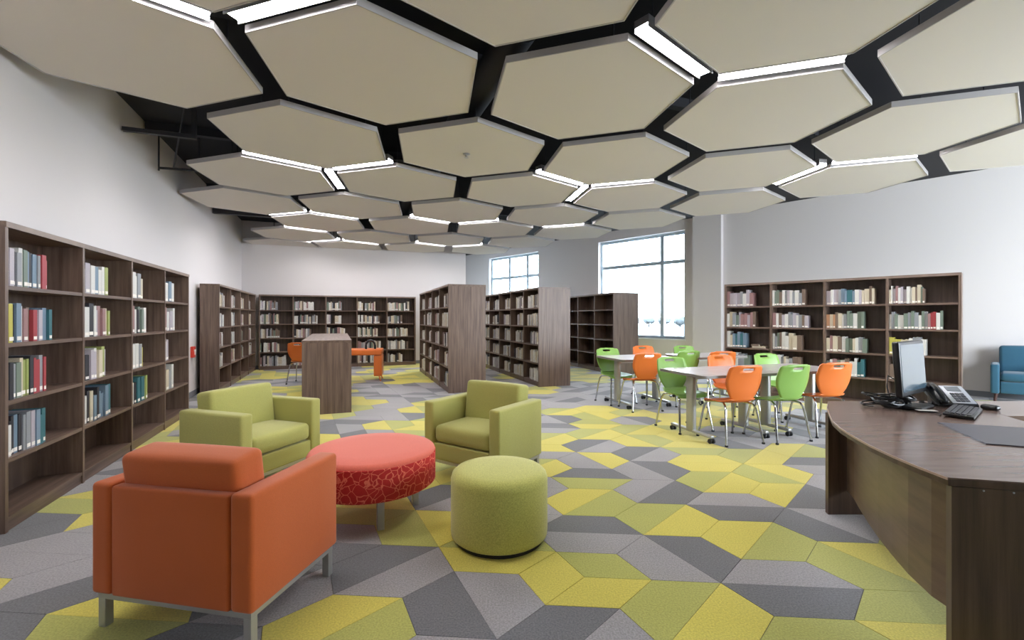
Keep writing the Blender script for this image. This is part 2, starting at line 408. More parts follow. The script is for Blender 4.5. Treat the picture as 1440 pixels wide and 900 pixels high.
for i in range(-45, 46):
    for j in range(-45, 46):
        c = O_+U*i+V_*j
        if not inside(c): continue
        code = TAB.get((i, j))
        if not code:
            fam = noise.noise(Vector((i*.45, j*.45, 4.2)))+rc.uniform(-.28, .28)
            s_ = rc.choice('012')
            if fam > .0: code = s_+rc.choice(['YL', 'LY', 'YL', 'LY', 'YY'])
            else: code = s_+rc.choice(['GD', 'DG', 'GD', 'DG', 'GG'])
        for vs, col in shapes(code):
            pts = [HV[k] if k != 'c' else Vector((0, 0)) for k in vs]
            ctr = c+sum(pts, Vector((0, 0)))/len(pts)
            inv = ctr.y > .9 and abs(ctr.x/ctr.y) < 1.25
            cells.append(((1/(ctr.length**2)) if inv else 0, c, vs, col, pts))
cells.sort(key=lambda q: -q[0])
cache = {}
def tile_mesh(bmh, pts, off, mi=0):
    ctr = sum(pts, Vector((0, 0)))/len(pts)
    ins = [p+(ctr-p).normalized()*.0022 for p in pts]
    bmh.mi = mi
    T = Matrix.Translation((off[0], off[1], 0))
    bmh.prism([(p.x, p.y) for p in ins], -.004, 0, T)
rest = MB(); ks = 'YLDG'
for n_, (w_, c, vs, col, pts) in enumerate(cells):
    if n_ < 300:
        key = (vs, col)
        if key not in cache:
            t_ = MB(); tile_mesh(t_, pts, (0, 0)); ob = t_.build('carpet_tile', CAR[col], FLOOR); cache[key] = ob.data
        else:
            ob = bpy.data.objects.new('carpet_tile', cache[key]); C.objects.link(ob); ob.parent = FLOOR
        ob.location = (c.x, c.y, 0)
    else: tile_mesh(rest, pts, c, ks.index(col))
tag(rest.build('carpet_tiles', [CAR[k] for k in ks], FLOOR), kind='stuff')

# ------------------------------------------------------------------ hexagonal ceiling panels
CH = CAMH+2.1
AX = Vector((1.915, .395)); BX = Vector((-.329, 1.885)); OX = Vector((-1.206, 4.001)); HR = .508
def lat(u, v): return OX+AX*u+BX*v
HANG = [-90, -30, 30, 90, 150, 210]
def hexc(i, j): return lat(i+j*.5, j*.8660254)
def hexv(k, r=HR):
    a = math.radians(HANG[k % 6]); return AX*(r*math.cos(a))+BX*(r*math.sin(a))
HEX = [(-1,0),(0,0),(1,0),(2,0),(3,0),(4,0),(0,-1),(1,-1),(2,-1),(3,-1),(-1,1),(0,1),(1,1),(2,1),(3,1),(-2,2),(-1,2),(0,2),(1,2),(2,2),
       (-3,3),(-2,3),(-1,3),(0,3),(1,3),(-3,4),(-2,4),(-1,4),(0,4),(-4,5),(-3,5),(-2,5),(-1,5),(-5,6),(-4,6),(-3,6),(-2,6)]
ADJ = {(-3,3): (.10, .0), (-5,6): (.2, 0), (-1,0): (.03, 0), (-4,6): (.06, 0)}
rows = {}
for h in HEX: rows.setdefault(h[1], []).append(h)
hexdata = None
for (i, j) in sorted(HEX, key=lambda q: (q[1], q[0])):
    c = hexc(i, j)+Vector(ADJ.get((i, j), (0, 0)))
    nrow = sorted(rows).index(j); ncol = sorted(rows[j]).index((i, j)); last = ncol == len(rows[j])-1
    colw = 'rightmost' if last else ('leftmost' if ncol == 0 else ORD[ncol]+' from left')
    t_ = empty('ceiling_panel', (c.x, c.y, CH), 0,
               'off-white hexagonal ceiling panel, %s in the %s row from the camera' % (colw, ORD[nrow]), 'ceiling panel', 'hanging hexagonal ceiling panels')
    if hexdata is None:
        a = MB(); a.prism([tuple(hexv(k, HR-.006)) for k in range(6)], .002, .045); p1 = a.build('panel_face', M['tile'], t_)
        a = MB(); T0 = Matrix.Identity(4)
        for k in range(6):
            o1, o2 = hexv(k), hexv(k+1); i1, i2 = hexv(k, HR-.006), hexv(k+1, HR-.006)
            a.prism([tuple(o1), tuple(o2), tuple(i2), tuple(i1)], -.003, .055)
        p2 = a.build('rim', M['rim'], t_)
        p3 = MB().tube([(0, 0, .045), (0, 0, HC-CH)], .006, 5).build('hanger', M['steel_dark'], t_)
        hexdata = [('panel_face', p1.data), ('rim', p2.data), ('hanger', p3.data)]
        hp = [hexv(k, HR*.72) for k in (0, 2, 4)]; p3.location = (hp[0].x, hp[0].y, 0)
        rest_h = hp[1:]
        for q in rest_h:
            d = bpy.data.objects.new('hanger', p3.data); C.objects.link(d); d.parent = t_; d.location = (q.x, q.y, 0)
    else:
        for nm, me in hexdata:
            qs = hp if nm == 'hanger' else [Vector((0, 0))]
            for q in qs:
                d = bpy.data.objects.new(nm, me); C.objects.link(d); d.parent = t_; d.location = (q.x, q.y, 0)
# sprinkler head on a panel
c = hexc(0, 1)
sp = MB(); sp.lathe([(.045, 0), (.045, -.006), (.03, -.01), (.012, -.014), (.012, -.04), (.03, -.043), (.03, -.046)][::-1], 20)
o = sp.build('sprinkler_head', M['alu'], None, True); o.location = (c.x-.05, c.y, CH-.003)
tag(o, 'small round metal sprinkler head centred under a hexagonal ceiling panel', 'sprinkler')
# light bars along the edges: (hex, edge)
BARS = [((-1,0),0),((0,0),5),((1,0),0),((2,0),5),((-2,2),0),((-2,2),1),((-1,2),5),((0,2),0),((0,2),1),((1,2),5),((-3,4),5),((-3,4),0),
        ((-4,5),0),((-4,6),5),((-4,6),0),((-2,4),0),((-1,4),5),((-3,6),0),((-2,6),5),((0,4),5),((3,1),4),((3,1),5),((3,0),0)]
NEI = {0:(1,-1),1:(1,0),2:(0,1),3:(-1,1),4:(-1,0),5:(0,-1)}
BL = ['upper left corner, left of the dark gap', 'top edge left of centre, longest and brightest', 'above the centre right, slanting down to the right',
      'at the top right, nearly level', 'left middle, slanting down right', 'short one closing the left middle corner',
      'left middle, rising to the right', 'centre, slanting down right towards the near window', 'short one at the centre corner',
      'centre right, nearly level', 'far left, first of the far group', 'far left, second of the far group', 'far left, third of the far group',
      'farthest row, left end', 'farthest row, second from left', 'far centre, left of the bright corner', 'far centre, right of the bright corner',
      'farthest row, third from left', 'farthest row, right end', 'in front of the far window', 'right side, over the green and orange chairs',
      'right side, over the long wall bookcase', 'cut by the right edge of the photo']
for n_, (h, e_) in enumerate(BARS):
    c = hexc(*h); nb = NEI[e_]; c2 = hexc(h[0]+nb[0], h[1]+nb[1])
    v0, v1 = hexv(e_), hexv(e_+1); mid = (c+c2)/2; d = (v1-v0); ln = d.length*.99
    t_ = empty('bar_light', (mid.x, mid.y, CH+.045), ang(d), 'lit white bar light in ceiling gap, %s' % BL[n_], 'ceiling light', 'bar lights between the ceiling panels')
    hb_ = MB().box(-ln/2, ln/2, -.062, .062, .012, .07); hb_.box(-ln/2, ln/2, -.062, -.056, -.022, .012); hb_.box(-ln/2, ln/2, .056, .062, -.022, .012)
    hb_.build('housing', M['alu'], t_)
    MB().box(-ln/2+.01, ln/2-.01, -.055, .055, .0, .0115).build('diffuser', M['light'], t_)
    for x in (-ln*.35, ln*.35): MB().tube([(x, 0, .07), (x, 0, HC-CH-.045)], .006, 5).build('hanger', M['steel_dark'], t_)

# ------------------------------------------------------------------ bookcases
TH = .032
def bookcase(origin, d, length, bays, depth, height, rows_, label, double=False, plinth=.10, group='walnut bookcases'):
    root = empty('bookcase', (origin[0], origin[1], 0), ang(d), label, 'bookcase', group)
    bw = length/bays; top = height-.04
    dd = depth if not double else depth/2
    MB().box(-.0, length, -.004, depth+.002, top, height).build('top_panel', M['wood_h'], root)
    MB().box(0.001, length-.001, -.006, -.0041, top+.001, height-.001).build('top_edge', M['wood_edge'], root)
    for k in (0, bays):
        x0 = 0 if k == 0 else length-TH
        MB().box(x0, x0+TH, 0, depth, 0, top).build('end_panel', M['wood_v'], root)
    for k in range(1, bays):
        x = k*bw
        MB().box(x-TH/2, x+TH/2, 0.0, depth, 0, top).build('divider', M['wood_v'], root)
    oh = (top-plinth)/rows_
    faces_ = [(.004, dd-.012 if not double else dd-.008)] + ([(depth-(dd-.008), depth-.004)] if double else [])
    for k in range(bays):
        x0 = k*bw+(TH if k == 0 else TH/2); x1 = (k+1)*bw-(TH if k == bays-1 else TH/2)
        if double: MB().box(x0, x1, dd-.008, dd+.008, plinth, top).build('back_panel', M['wood_back'], root)
        else: MB().box(x0, x1, depth-.012, depth-.002, plinth, top).build('back_panel', M['wood_back'], root)
        for (y0, y1) in faces_:
            MB().box(x0, x1, (.012 if y0 < .1 else y1-.03), (.03 if y0 < .1 else y1-.012), 0, plinth-.028).build('plinth', M['wood_h'], root)
            for r_ in range(rows_):
                z = plinth+oh*r_
                MB().box(x0, x1, y0, y1, z-.028, z).build('shelf', M['wood_h'], root)
    return dict(o=Vector(origin), d=Vector(d), bw=bw, oh=oh, pl=plinth, rows=rows_, bays=bays, depth=depth, root=root)
BL1 = bookcase((-3.43, 3.08), DL, 4.10, 4, .32, 2.12, 5, 'long walnut bookcase against the left wall nearest the camera')
BL2 = bookcase((-5.66, 8.80), DL, 4.20, 4, .32, 2.12, 5, 'walnut bookcase on left wall beyond the red fire alarm')
BF = bookcase((-7.08, 12.72), RX, 4.35, 5, .32, 2.12, 5, 'five-bay walnut bookcase along the far wall')
BR = bookcase((4.20, 9.0), DW, 3.34, 4, .32, 2.12, 5, 'four-bay walnut bookcase in front of right wall behind the desk')
ID = Vector((.335, -.942)).normalized()
I1 = bookcase((-2.53, 12.47), ID, 3.88, 4, .75, 2.12, 5, 'double-sided walnut island bookcase nearest the centre, left of the other two', True)
I2 = bookcase((.564-.335*4.5, 9.62+.942*4.5), ID, 4.5, 5, .74, 2.12, 5, 'double-sided walnut island bookcase in the middle, full of books', True)
I3 = bookcase((2.61-.335*3.9, 11.7+.942*3.9), ID, 3.9, 4, .75, 2.12, 5, 'empty double-sided island bookcase under the near window', True)
LC = bookcase((-3.14-.3586*3.3, 6.80+.9333*3.3), Vector((.3586, -.9335)), 3.3, 3, .70, 1.12, 2, 'low waist-high double-sided bookcase behind left green armchair', True)

# ------------------------------------------------------------------ books
BC = {'w':('white',(206,204,200)),'p':('pale lilac',(172,164,172)),'k':('black',(50,48,54)),'s':('grey',(140,142,146)),'g':('grey green',(112,124,112)),
      't':('teal',(52,102,110)),'b':('blue grey',(112,132,150)),'r':('red',(160,62,68)),'y':('yellow',(178,170,78)),'n':('brown',(116,98,86)),
      'c':('cream',(196,184,162)),'m':('dusty pink',(148,114,114)),'l':('lime green',(150,158,92)),'o':('orange brown',(176,130,98))}
BM = {k: plain('book_cover_'+v[0].replace(' ', '_'), srgb(*v[1]), .5, var=.12, vscale=30) for k, v in BC.items()}
unit = {}
def unit_book(k):
    if k in unit: return unit[k]
    b_ = MB(); b_.box(0, 1, 0, .012, 0, 1)                    # spine
    b_.box(0, .10, .012, 1, 0, 1); b_.box(.90, 1, .012, 1, 0, 1)   # boards
    b_.mi = 1; b_.box(.10, .90, .012, .97, .02, .97)
    me = bpy.data.meshes.new('book'); b_.bm.to_mesh(me); b_.bm.free(); me.materials.append(BM[k]); me.materials.append(M['pages'])
    unit[k] = me; return me
lb = MB(); lb.box(.10, .90, -.008, -.0005, .05, .15); lme = bpy.data.meshes.new('spine_label'); lb.bm.to_mesh(lme); lb.bm.free(); lme.materials.append(M['paper'])
def fill_books(B, spec, where, fills, hmin, hmax, dpt, tag_group):
    rb = random.Random(hash(where) % 1000 if False else len(where)*7)
    for bay in range(B['bays']):
        for r_ in range(4):
            seq = spec[bay][r_].replace(' ', ''); 
            x = B['bw']*bay+(TH if bay == 0 else TH/2)+.006
            span = fills[bay][r_]*B['bw']; ws = [rb.uniform(.6, 1.4) for _ in seq]; sc = span/sum(ws)
            z = B['pl']+B['oh']*(B['rows']-1-r_); hb = rb.uniform(hmin, hmax)
            for n_, k in enumerate(seq):
                w_ = ws[n_]*sc; h_ = min(B['oh']-.05, hb*rb.uniform(.84, 1.12)); d_ = dpt*rb.uniform(.85, 1.0)
                ob = bpy.data.objects.new('book', unit_book(k)); C.objects.link(ob)
                p = B['o']+B['d']*x; a_ = ang(B['d']); y_ = rb.uniform(.02, .05)
                nrm = Vector((-math.sin(a_), math.cos(a_)))
                p = p+nrm*y_
                ob.location = (p.x, p.y, z+.0005); ob.rotation_euler = (0, 0, a_); ob.scale = (w_-.0012, d_, h_)
                tag(ob, '%s book, %s from left, %s shelf from top, %s bay of %s' % (BC[k][0], ORD[n_], ORD[r_], ORD[bay], where), 'book', tag_group)
                if rb.random() < .8:
                    l_ = bpy.data.objects.new('spine_label', lme); C.objects.link(l_); l_.parent = ob
                x += w_
SP1 = [['wpkswgbkbsrr', 'yykbwmnrppbt', 'wksgcllkrrsr', 'mwkkbksspbtt'], ['wpwbwwl', 'kwkwpmmcl', 'kwkppwclp', 'cwkcbkbbbt'],
       ['swwsc', 'cmwkggw', 'swwswy', 'mwktttwl'], ['wkwbw', 'pmwpw', 'pwp', 'wcsw']]
FI1 = [[.52, .55, .50, .48], [.50, .56, .50, .58], [.40, .44, .40, .50], [.42, .46, .26, .40]]
fill_books(BL1, SP1, 'near left bookcase', FI1, .26, .29, .20, 'books in the near left bookcase')
SPR = [['mpppswpm', 'wcsgpmmpmn', 'wcbtbtb', 'cmwssg'], ['wggnwspwswsn', 'mwnpwsspwsnp', 'wsgnwwccn', 'swscwsnn'],
       ['pwpsbbtbwpccnc', 'oconcwsggwgg', 'cmcnwggcwsg', 'swmgwnwwtt'], ['cwpmwppwwcncgn', 'wsgwwgsgswgsmrrwg', 'yyccwssw', 'nwwmc']]
FIR = [[.58, .62, .42, .50], [.62, .68, .56, .54], [.78, .62, .66, .62], [.50, .74, .52, .35]]
fill_books(BR, SPR, 'right wall bookcase', FIR, .25, .285, .19, 'books in the right wall bookcase')
# a few books lying flat
for n_, (k, zz, lx) in enumerate([('c', 0, .24), ('n', .035, .14)]):
    ob = bpy.data.objects.new('book', unit_book(k)); C.objects.link(ob); a_ = ang(DW)
    p = BR['o']+DW*(.50-.02*n_+.0)+Vector((-math.sin(a_), math.cos(a_)))*.04
    ob.rotation_euler = (0, PI/2, a_); ob.scale = (.034, .18, lx)
    ob.location = (p.x, p.y, BR['pl']+BR['oh']*2+.036+zz)
    ob.rotation_mode = 'XYZ'
    tag(ob, ['cream book lying flat beside teal books, first bay of right wall bookcase', 'brown book lying on the flat cream book in right wall bookcase'][n_], 'book', 'books lying flat')
# far books: one object
fb = MB(); mats_far = ['w','c','p','s','m','n','k','g','b','o']; rb = random.Random(5)
mi_far = {k: i for i, k in enumerate(mats_far)}
def far_fill(B, flip, prob_empty, lo, hi, palette, rmax=5):
    a_ = ang(B['d']); T = Matrix.Translation((B['o'].x, B['o'].y, 0)) @ Matrix.Rotation(a_, 4, 'Z')
    for bay in range(B['bays']):
        for r_ in range(rmax):
            if rb.random() < prob_empty: continue
            z = B['pl']+B['oh']*(B['rows']-1-r_); span = rb.uniform(lo, hi)*B['bw']; x = 0; x0 = B['bw']*bay+TH/2+.006; x1 = B['bw']*(bay+1)-TH/2-.006
            hb = rb.uniform(.24, .28)
            while x < span:
                w_ = rb.uniform(.028, .06); h_ = hb*rb.uniform(.85, 1.1); y_ = rb.uniform(.02, .05)
                if x+w_ > x1-x0: break
                q0 = x0+x if not flip else x1-x-w_
                fb.mi = mi_far[rb.choice(palette)]
                fb.box(q0, q0+w_-.003, y_, y_+.18, z+.0005, z+h_, T)
                if rb.random() < .5:
                    fb.mi = 0; fb.box(q0+.002, q0+w_-.005, y_-.003, y_-.0005, z+.015, z+.055, T)
                x += w_+(rb.uniform(.02, .06) if rb.random() < .08 else 0)
far_fill(BL2, False, 0, .35, .55, 'wwwccssmnwg', 4)
far_fill(BF, False, 0, .42, .75, 'wwccsspmnwgk')
far_fill(I1, True, 0, .5, .8, 'wwwccspmnwk')
far_fill(I2, True, 0, .5, .85, 'wwwwccspnwk')
tag(fb.build('book', [BM[k] for k in mats_far]), 'pale library books filling the far wall and island bookcases', 'books', kind='stuff')

# fire alarm pull station on the left wall
q = Vector(P_BL)+DL*((Vector((-5.94, 8.44))-Vector(P_BL)).dot(DL))
t_ = empty('fire_alarm', (q.x, q.y, .73), ang(DL), 'red fire alarm pull station on left wall between bookcases', 'fire alarm')
MB().box(-.07, .07, -.05, -.002, 0, .20).build('housing', M['red'], t_)
MB().box(-.045, .045, -.062, -.0505, .11, .145).build('pull_bar', M['paper'], t_)
MB().box(-.014, .014, -.062, -.0505, .045, .11).build('pull_handle', M['paper'], t_)

# ------------------------------------------------------------------ lounge armchairs
def lounge(name, pos, rz, fab, label, legs=True, w=.87, dp=.70, aw=.115, group=None):
    """origin at floor centre; local -y is the front"""
    t_ = empty(name, (pos[0], pos[1], 0), rz, label, 'armchair', group); zb = .165; at = .69
    for s_ in (-1, 1):
        MB().rbox(s_*(w-aw)/2, 0, (zb+at)/2, aw, dp, at-zb, .022).build('arm', fab, t_, True, 60)
    MB().rbox(0, dp/2-.03, (zb+at-.01)/2, w-2*aw-.004, .06, at-.01-zb, .014).build('back_frame', fab, t_, True, 60)
    MB().rbox(0, -.055, zb+.075, w-2*aw-.006, dp-.13, .15, .014).build('seat_base', fab, t_, True, 60)
    MB().rbox(0, -.06, zb+.235, w-2*aw-.008, dp-.14, .155, .045, .02).build('seat_cushion', fab, t_, True, 60)
    T = Matrix.Translation((0, dp/2-.150, .635)) @ Matrix.Rotation(-.13, 4, 'X')
    MB().rbox(0, 0, 0, w-2*aw-.004, .19, .39, .034, .008, T).build('back_cushion', fab, t_, True, 60)
    if legs:
        f = MB(); x1, y1 = w/2-.02, dp/2-.02
        f.box(-x1, x1, -y1, -y1+.03, .137, .164); f.box(-x1, x1, y1-.03, y1, .137, .164)
        f.box(-x1, -x1+.03, -y1+.03, y1-.03, .137, .164); f.box(x1-.03, x1, -y1+.03, y1-.03, .137, .164)
        f.build('base_rail', M['steel'], t_)
        for sx in (-1, 1):
            for sy in (-1, 1):
                bevel(MB().box(sx*(x1-.02)-.02, sx*(x1-.02)+.02, sy*(y1-.02)-.02, sy*(y1-.02)+.02, 0, .137).build('leg', M['steel'], t_), .003)
    return t_
# orange chair: back-left corner (-1.99,2.13), near corner (-1.14,1.966)
dx = Vector((-1.13, 1.975))-Vector((-1.98, 2.14)); dx.normalize(); dy = Vector((-dx.y, dx.x))
# local -y = front = away from camera (dy); so local y = -dy, local x = -dx
ctr = Vector((-1.13, 1.975))-dx*.435+dy*.33
lounge('armchair', ctr, math.atan2(-dx.y, -dx.x), M['orange'], 'orange upholstered armchair seen from behind, on steel legs, nearest the camera', dp=.66, group='lounge armchairs')
# left green
v = Vector((-.945, .327)).normalized(); front = Vector((-1.99, 3.99)); ctr = front+v*.35
lounge('armchair', ctr, math.atan2(v.y, v.x)-PI/2, M['green'], 'olive green armchair on the left, beside the left bookcase', group='lounge armchairs')
v = Vector((.56, .828)).normalized(); front = Vector((-.47, 4.0)); ctr = front+v*.36
lounge('armchair', ctr, math.atan2(v.y, v.x)-PI/2, M['green'], 'olive green armchair in the centre, behind the round lime ottoman', group='lounge armchairs')

# round red table
t_ = empty('round_ottoman_table', (-1.05, 3.44, 0), .45, 'large low round table upholstered in red loop-patterned fabric', 'table')
R_ = .465; prof = [(R_-.015, .232), (R_, .245), (R_, .455), (R_-.004, .458)]
MB().lathe(prof, 72).build('side_cover', M['redpat'], t_, True, 50)
prof = [(R_-.004, .4585), (R_-.006, .468), (R_-.016, .480), (R_-.04, .488), (R_*.6, .494), (.02, .496)]
MB().lathe(prof, 72).build('top_cushion', M['red_glare'], t_, True, 50)
for k in range(4):
    a_ = k*PI/2; x, y = .32*math.cos(a_), .32*math.sin(a_)
    bevel(MB().box(x-.024, x+.024, y-.024, y+.024, 0, .2315).build('leg', M['steel'], t_), .003)
# lime ottoman
t_ = empty('ottoman', (-.085, 3.05, 0), 0, 'round lime green fabric ottoman in the foreground', 'ottoman')
R_ = .322
MB().lathe([(R_-.03, .0), (R_-.03, .026)], 48).build('base', M['rubber'], t_, True)
MB().lathe([(R_-.02, .0265), (R_-.003, .04), (R_, .07), (R_, .25), (R_, .40), (R_-.008, .43), (R_-.03, .452), (R_-.07, .463), (R_*.5, .472), (.01, .475)], 72).build('cushion', M['lime'], t_, True, 60)

# ------------------------------------------------------------------ school chairs
def school_chair(mat):
    t_ = empty('school_chair'); k_ = 1.07
    # seat: local +y is forward
    s_ = MB(); nu, nv = 10, 10; g = {}
    for a in range(nu+1):
        for b_ in range(nv+1):
            u = -1+2*a/nu; v = b_/nv
            wd = .215-.055*max(0, (.35-v)/.35)**1.5-.03*max(0, (v-.8)/.2)**2
            y = -.19+.41*v
            z = .455+.012*u*u*(1-v)-.012*math.sin(PI*v)*(1-u*u)-.035*max(0, (v-.75)/.25)**2+.03*max(0, (.15-v)/.15)
            if v > .8: y -= .03*u*u*(v-.8)/.2
            g[a, b_] = s_.bm.verts.new((u*wd*k_, y*k_, z*k_))
    for a in range(nu):
        for b_ in range(nv): s_._f([g[a,b_], g[a+1,b_], g[a+1,b_+1], g[a,b_+1]])
    o = s_.build('seat', mat, t_, True, 180); md = o.modifiers.new('s', 'SOLIDIFY'); md.thickness = .013; md.offset = -1
    s_ = MB(); nu, nv = 12, 14; g = {}
    for a in range(nu+1):
        for b_ in range(nv+1):
            u = -1+2*a/nu; v = b_/nv
            wd = .125+.100*math.sin(PI*min(1, v/.62)*.5)-.02*max(0, (v-.62)/.38)
            if v > .88: wd *= (1-.10*((v-.88)/.12)**2)
            if v < .2: wd -= .01*(1-v/.2)
            z = .462+.40*v; y = -.195-.02*math.sin(PI*.5*min(1, v*3))-.09*v*v+.05*u*u*(.35+.65*v)
            if abs(u) > .8 and v > .99: z -= .012
            g[a, b_] = s_.bm.verts.new((u*wd*k_, y*k_, z*k_))
    for a in range(nu):
        for b_ in range(nv):
            if b_ == 12 and 4 <= a <= 7: continue
            s_._f([g[a,b_], g[a+1,b_], g[a+1,b_+1], g[a,b_+1]])
    o = s_.build('backrest', mat, t_, True, 180); md = o.modifiers.new('s', 'SOLIDIFY'); md.thickness = .012; md.offset = 0
    for sx in (-1, 1):
        for sy in (-1, 1):
            pts = [(sx*.10, sy*.02, .432), (sx*.155, sy*.10, .428), (sx*.18, sy*.145, .415), (sx*.192, sy*.168, .38), (sx*.205, sy*.185, .30), (sx*.235, sy*.235, .012)]
            L_ = MB().tube([tuple(c*k_ for c in p) for p in pts], .0125, 8).build('leg', M['chrome'], t_, True)
            MB().lathe([(.017, 0), (.019, .004), (.017, .02)], 10, (sx*.2353*k_, sy*.2355*k_)).build('glide', M['rubber'], L_)
    MB().box(-.13*k_, .13*k_, -.05*k_, .05*k_, .427*k_, .434*k_).build('seat_mount', M['chrome'], t_)
    return t_
CP = {'o': school_chair(M['or_plastic']), 'g': school_chair(M['gr_plastic'])}
CT = {k: tree(v) for k, v in CP.items()}; used = set()
CH_ = [('o', 2.61, 5.46, -.25, .97, 'orange shell school chair, back to camera, at near corner of table'),
 ('g', 3.23, 5.56, -.28, .96, 'bright green shell school chair, back to camera, between two orange chairs'),
 ('o', 3.92, 5.82, -.15, .99, 'orange shell school chair beside the far tip of desk'),
 ('g', 2.27, 6.02, .30, -.95, 'green school chair facing camera behind left end of nearest table'),
 ('o', 3.12, 6.40, .30, -.95, 'light orange school chair facing camera across the nearest table'),
 ('g', 3.93, 6.66, .30, -.95, 'light green school chair facing camera before the right wall bookcase'),
 ('o', 3.40, 7.66, -.1, .99, 'orange school chair directly behind the light orange chair'),
 ('g', 2.84, 7.78, -.35, .93, 'green school chair, back to camera, at right end of the back left table'),
 ('g', 1.80, 7.90, .35, -.94, 'leftmost green school chair, at left end of the back table'),
 ('o', 2.06, 7.32, -.2, .98, 'orange school chair, back to camera, at the back left table'),
 ('o', 2.62, 8.58, .30, -.95, 'orange school chair on the far side of back table, below the window'),
 ('g', 3.42, 8.62, .30, -.95, 'green school chair farthest back, below the window')]
for (k, x, y, fx, fy, lab) in CH_:
    if k not in used: c_ = CP[k]; used.add(k)
    else: c_ = copy_tree(CP[k], CT[k])
    c_.location = (x, y, 0); c_.rotation_euler = (0, 0, math.atan2(-fx, fy))
    tag(c_, lab, 'chair', 'school chairs around the tables')
# ------------------------------------------------------------------ flip tables
TD = Vector((.956, .292)).normalized(); TT = .80
def table(x, y, ln, dp, label):
    t_ = empty('folding_table', (x, y, 0), ang(TD), label, 'table', 'grey tables')
    def rr(x0, x1, y0, y1, r, n=5):
        out = []
        for cx, cy, a0 in ((x1-r, y0+r, -90), (x1-r, y1-r, 0), (x0+r, y1-r, 90), (x0+r, y0+r, 180)):
            for q in range(n+1):
                a = math.radians(a0+90*q/n); out.append((cx+r*math.cos(a), cy+r*math.sin(a)))
        return out
    MB().prism(rr(.003, ln-.003, .003, dp-.003, .05), TT-.004, TT).build('tabletop', M['laminate'], t_)
    MB().prism(rr(0, ln, 0, dp, .052), TT-.034, TT-.0041).build('edge_band', M['laminate_edge'], t_)
    for px in (.17, ln-.17):
        T = Matrix.Translation((px, dp/2, 0))
        c_ = MB().rbox(0, 0, .41, .075, .13, .70, .03, 0, T, 3, 1).build('column', M['steel'], t_, True, 60)
        MB().box(-.045, .045, -.28, .28, .7605, TT-.0345, T).build('bracket', M['blackplastic'], t_)
        f = MB().rbox(0, 0, .075, .06, dp*.86, .035, .012, 0, T, 2, 1).build('foot', M['steel'], t_, True, 60)
        for sy in (-1, 1):
            yy = dp/2+sy*dp*.41
            w_ = MB()
            for sx in (-1, 1):
                for q in range(16):
                    pass
                w_.tube([(px+sx*.022-.009, yy, .028), (px+sx*.022+.009, yy, .028)], .028, 14)
            w_.box(px-.012, px+.012, yy-.012, yy+.012, .03, .06)
            w_.build('caster', M['rubber'], t_)
    MB().box(.20, ln-.20, dp/2-.012, dp/2+.012, .70, .73).build('crossbar', M['steel'], t_)
    return t_
table(2.18, 5.17, 1.14, .86, 'grey folding table nearest the camera, with chrome feet')
table(2.18+TD.x*1.16, 5.17+TD.y*1.16, 1.10, .86, 'grey folding table joined to the right of nearest table')
table(1.74, 7.17, 1.08, .90, 'grey folding table at the back left, by the empty island bookcase')
table(1.68+TD.x*1.45, 7.17+TD.y*1.45, 1.10, .86, 'grey folding table at the back right, half hidden by chairs')

# ------------------------------------------------------------------ reception desk
DT = .79
t_ = empty('reception_desk', (0, 0, 0), 0, 'dark walnut bow-front reception desk at the right edge', 'desk')
curve = [(1.84, 1.92), (1.845, 2.06), (1.862, 2.22), (1.895, 2.40), (1.945, 2.58), (2.01, 2.78), (2.10, 2.98), (2.22, 3.18), (2.37, 3.42), (2.56, 3.68)]
def ccw(p):
    a = sum(p[i][0]*p[(i+1) % len(p)][1]-p[(i+1) % len(p)][0]*p[i][1] for i in range(len(p))); return p if a > 0 else p[::-1]
main = curve+[(3.62, 3.68), (3.39, 3.12), (2.86, 1.68)]
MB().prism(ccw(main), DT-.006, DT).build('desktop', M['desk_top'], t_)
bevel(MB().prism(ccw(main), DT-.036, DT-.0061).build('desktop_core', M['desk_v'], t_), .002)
# light edge band following the bow
bd = MB()
for (a, b_) in zip(curve, curve[1:]):
    n_ = Vector((-(b_[1]-a[1]), b_[0]-a[0])).normalized()*.004
    bd.prism(ccw([a, b_, (b_[0]+n_.x, b_[1]+n_.y), (a[0]+n_.x, a[1]+n_.y)]), DT-.011, DT-.0005)
bd.build('edge_band', M['desk_band'], t_)
MB().prism(ccw([(3.625, 3.68), (5.4, 3.68), (5.4, 3.12), (3.395, 3.12)]), DT-.036, DT).build('return_top', M['desk_top'], t_)
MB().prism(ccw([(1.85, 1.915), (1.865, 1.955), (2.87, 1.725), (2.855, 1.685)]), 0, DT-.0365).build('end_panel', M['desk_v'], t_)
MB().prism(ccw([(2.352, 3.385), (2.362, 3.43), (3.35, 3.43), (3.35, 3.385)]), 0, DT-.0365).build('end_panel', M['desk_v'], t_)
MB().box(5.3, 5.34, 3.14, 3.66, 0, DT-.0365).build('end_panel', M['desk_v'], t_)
mp_ = [(1.93, 1.955), (1.935, 2.10), (1.985, 2.28), (2.055, 2.46), (2.14, 2.66), (2.235, 2.86), (2.335, 3.06), (2.42, 3.22), (2.49, 3.383)]
mm = MB()
for (a, b_) in zip(mp_, mp_[1:]):
    mm.prism(ccw([a, b_, (b_[0]+.02, b_[1]-.006), (a[0]+.02, a[1]-.006)]), .18, DT-.0365)
bmesh.ops.remove_doubles(mm.bm, verts=mm.bm.verts, dist=.0005)
mm.build('modesty_panel', M['desk_m'], t_, True, 30)
for (x, y) in ((1.96, 1.90), (2.06, 1.877)):
    MB().tube([(x, y+.02, DT-.045), (x-.002, y-.012, DT-.045)], .004, 8).build('connector', M['silver'], t_)
MB().box(3.42, 4.1, 2.3, 3.0, .04, .50).build('kneehole_shade_block', M['blackplastic'], t_)  # black box added to darken the kneehole like its shadow
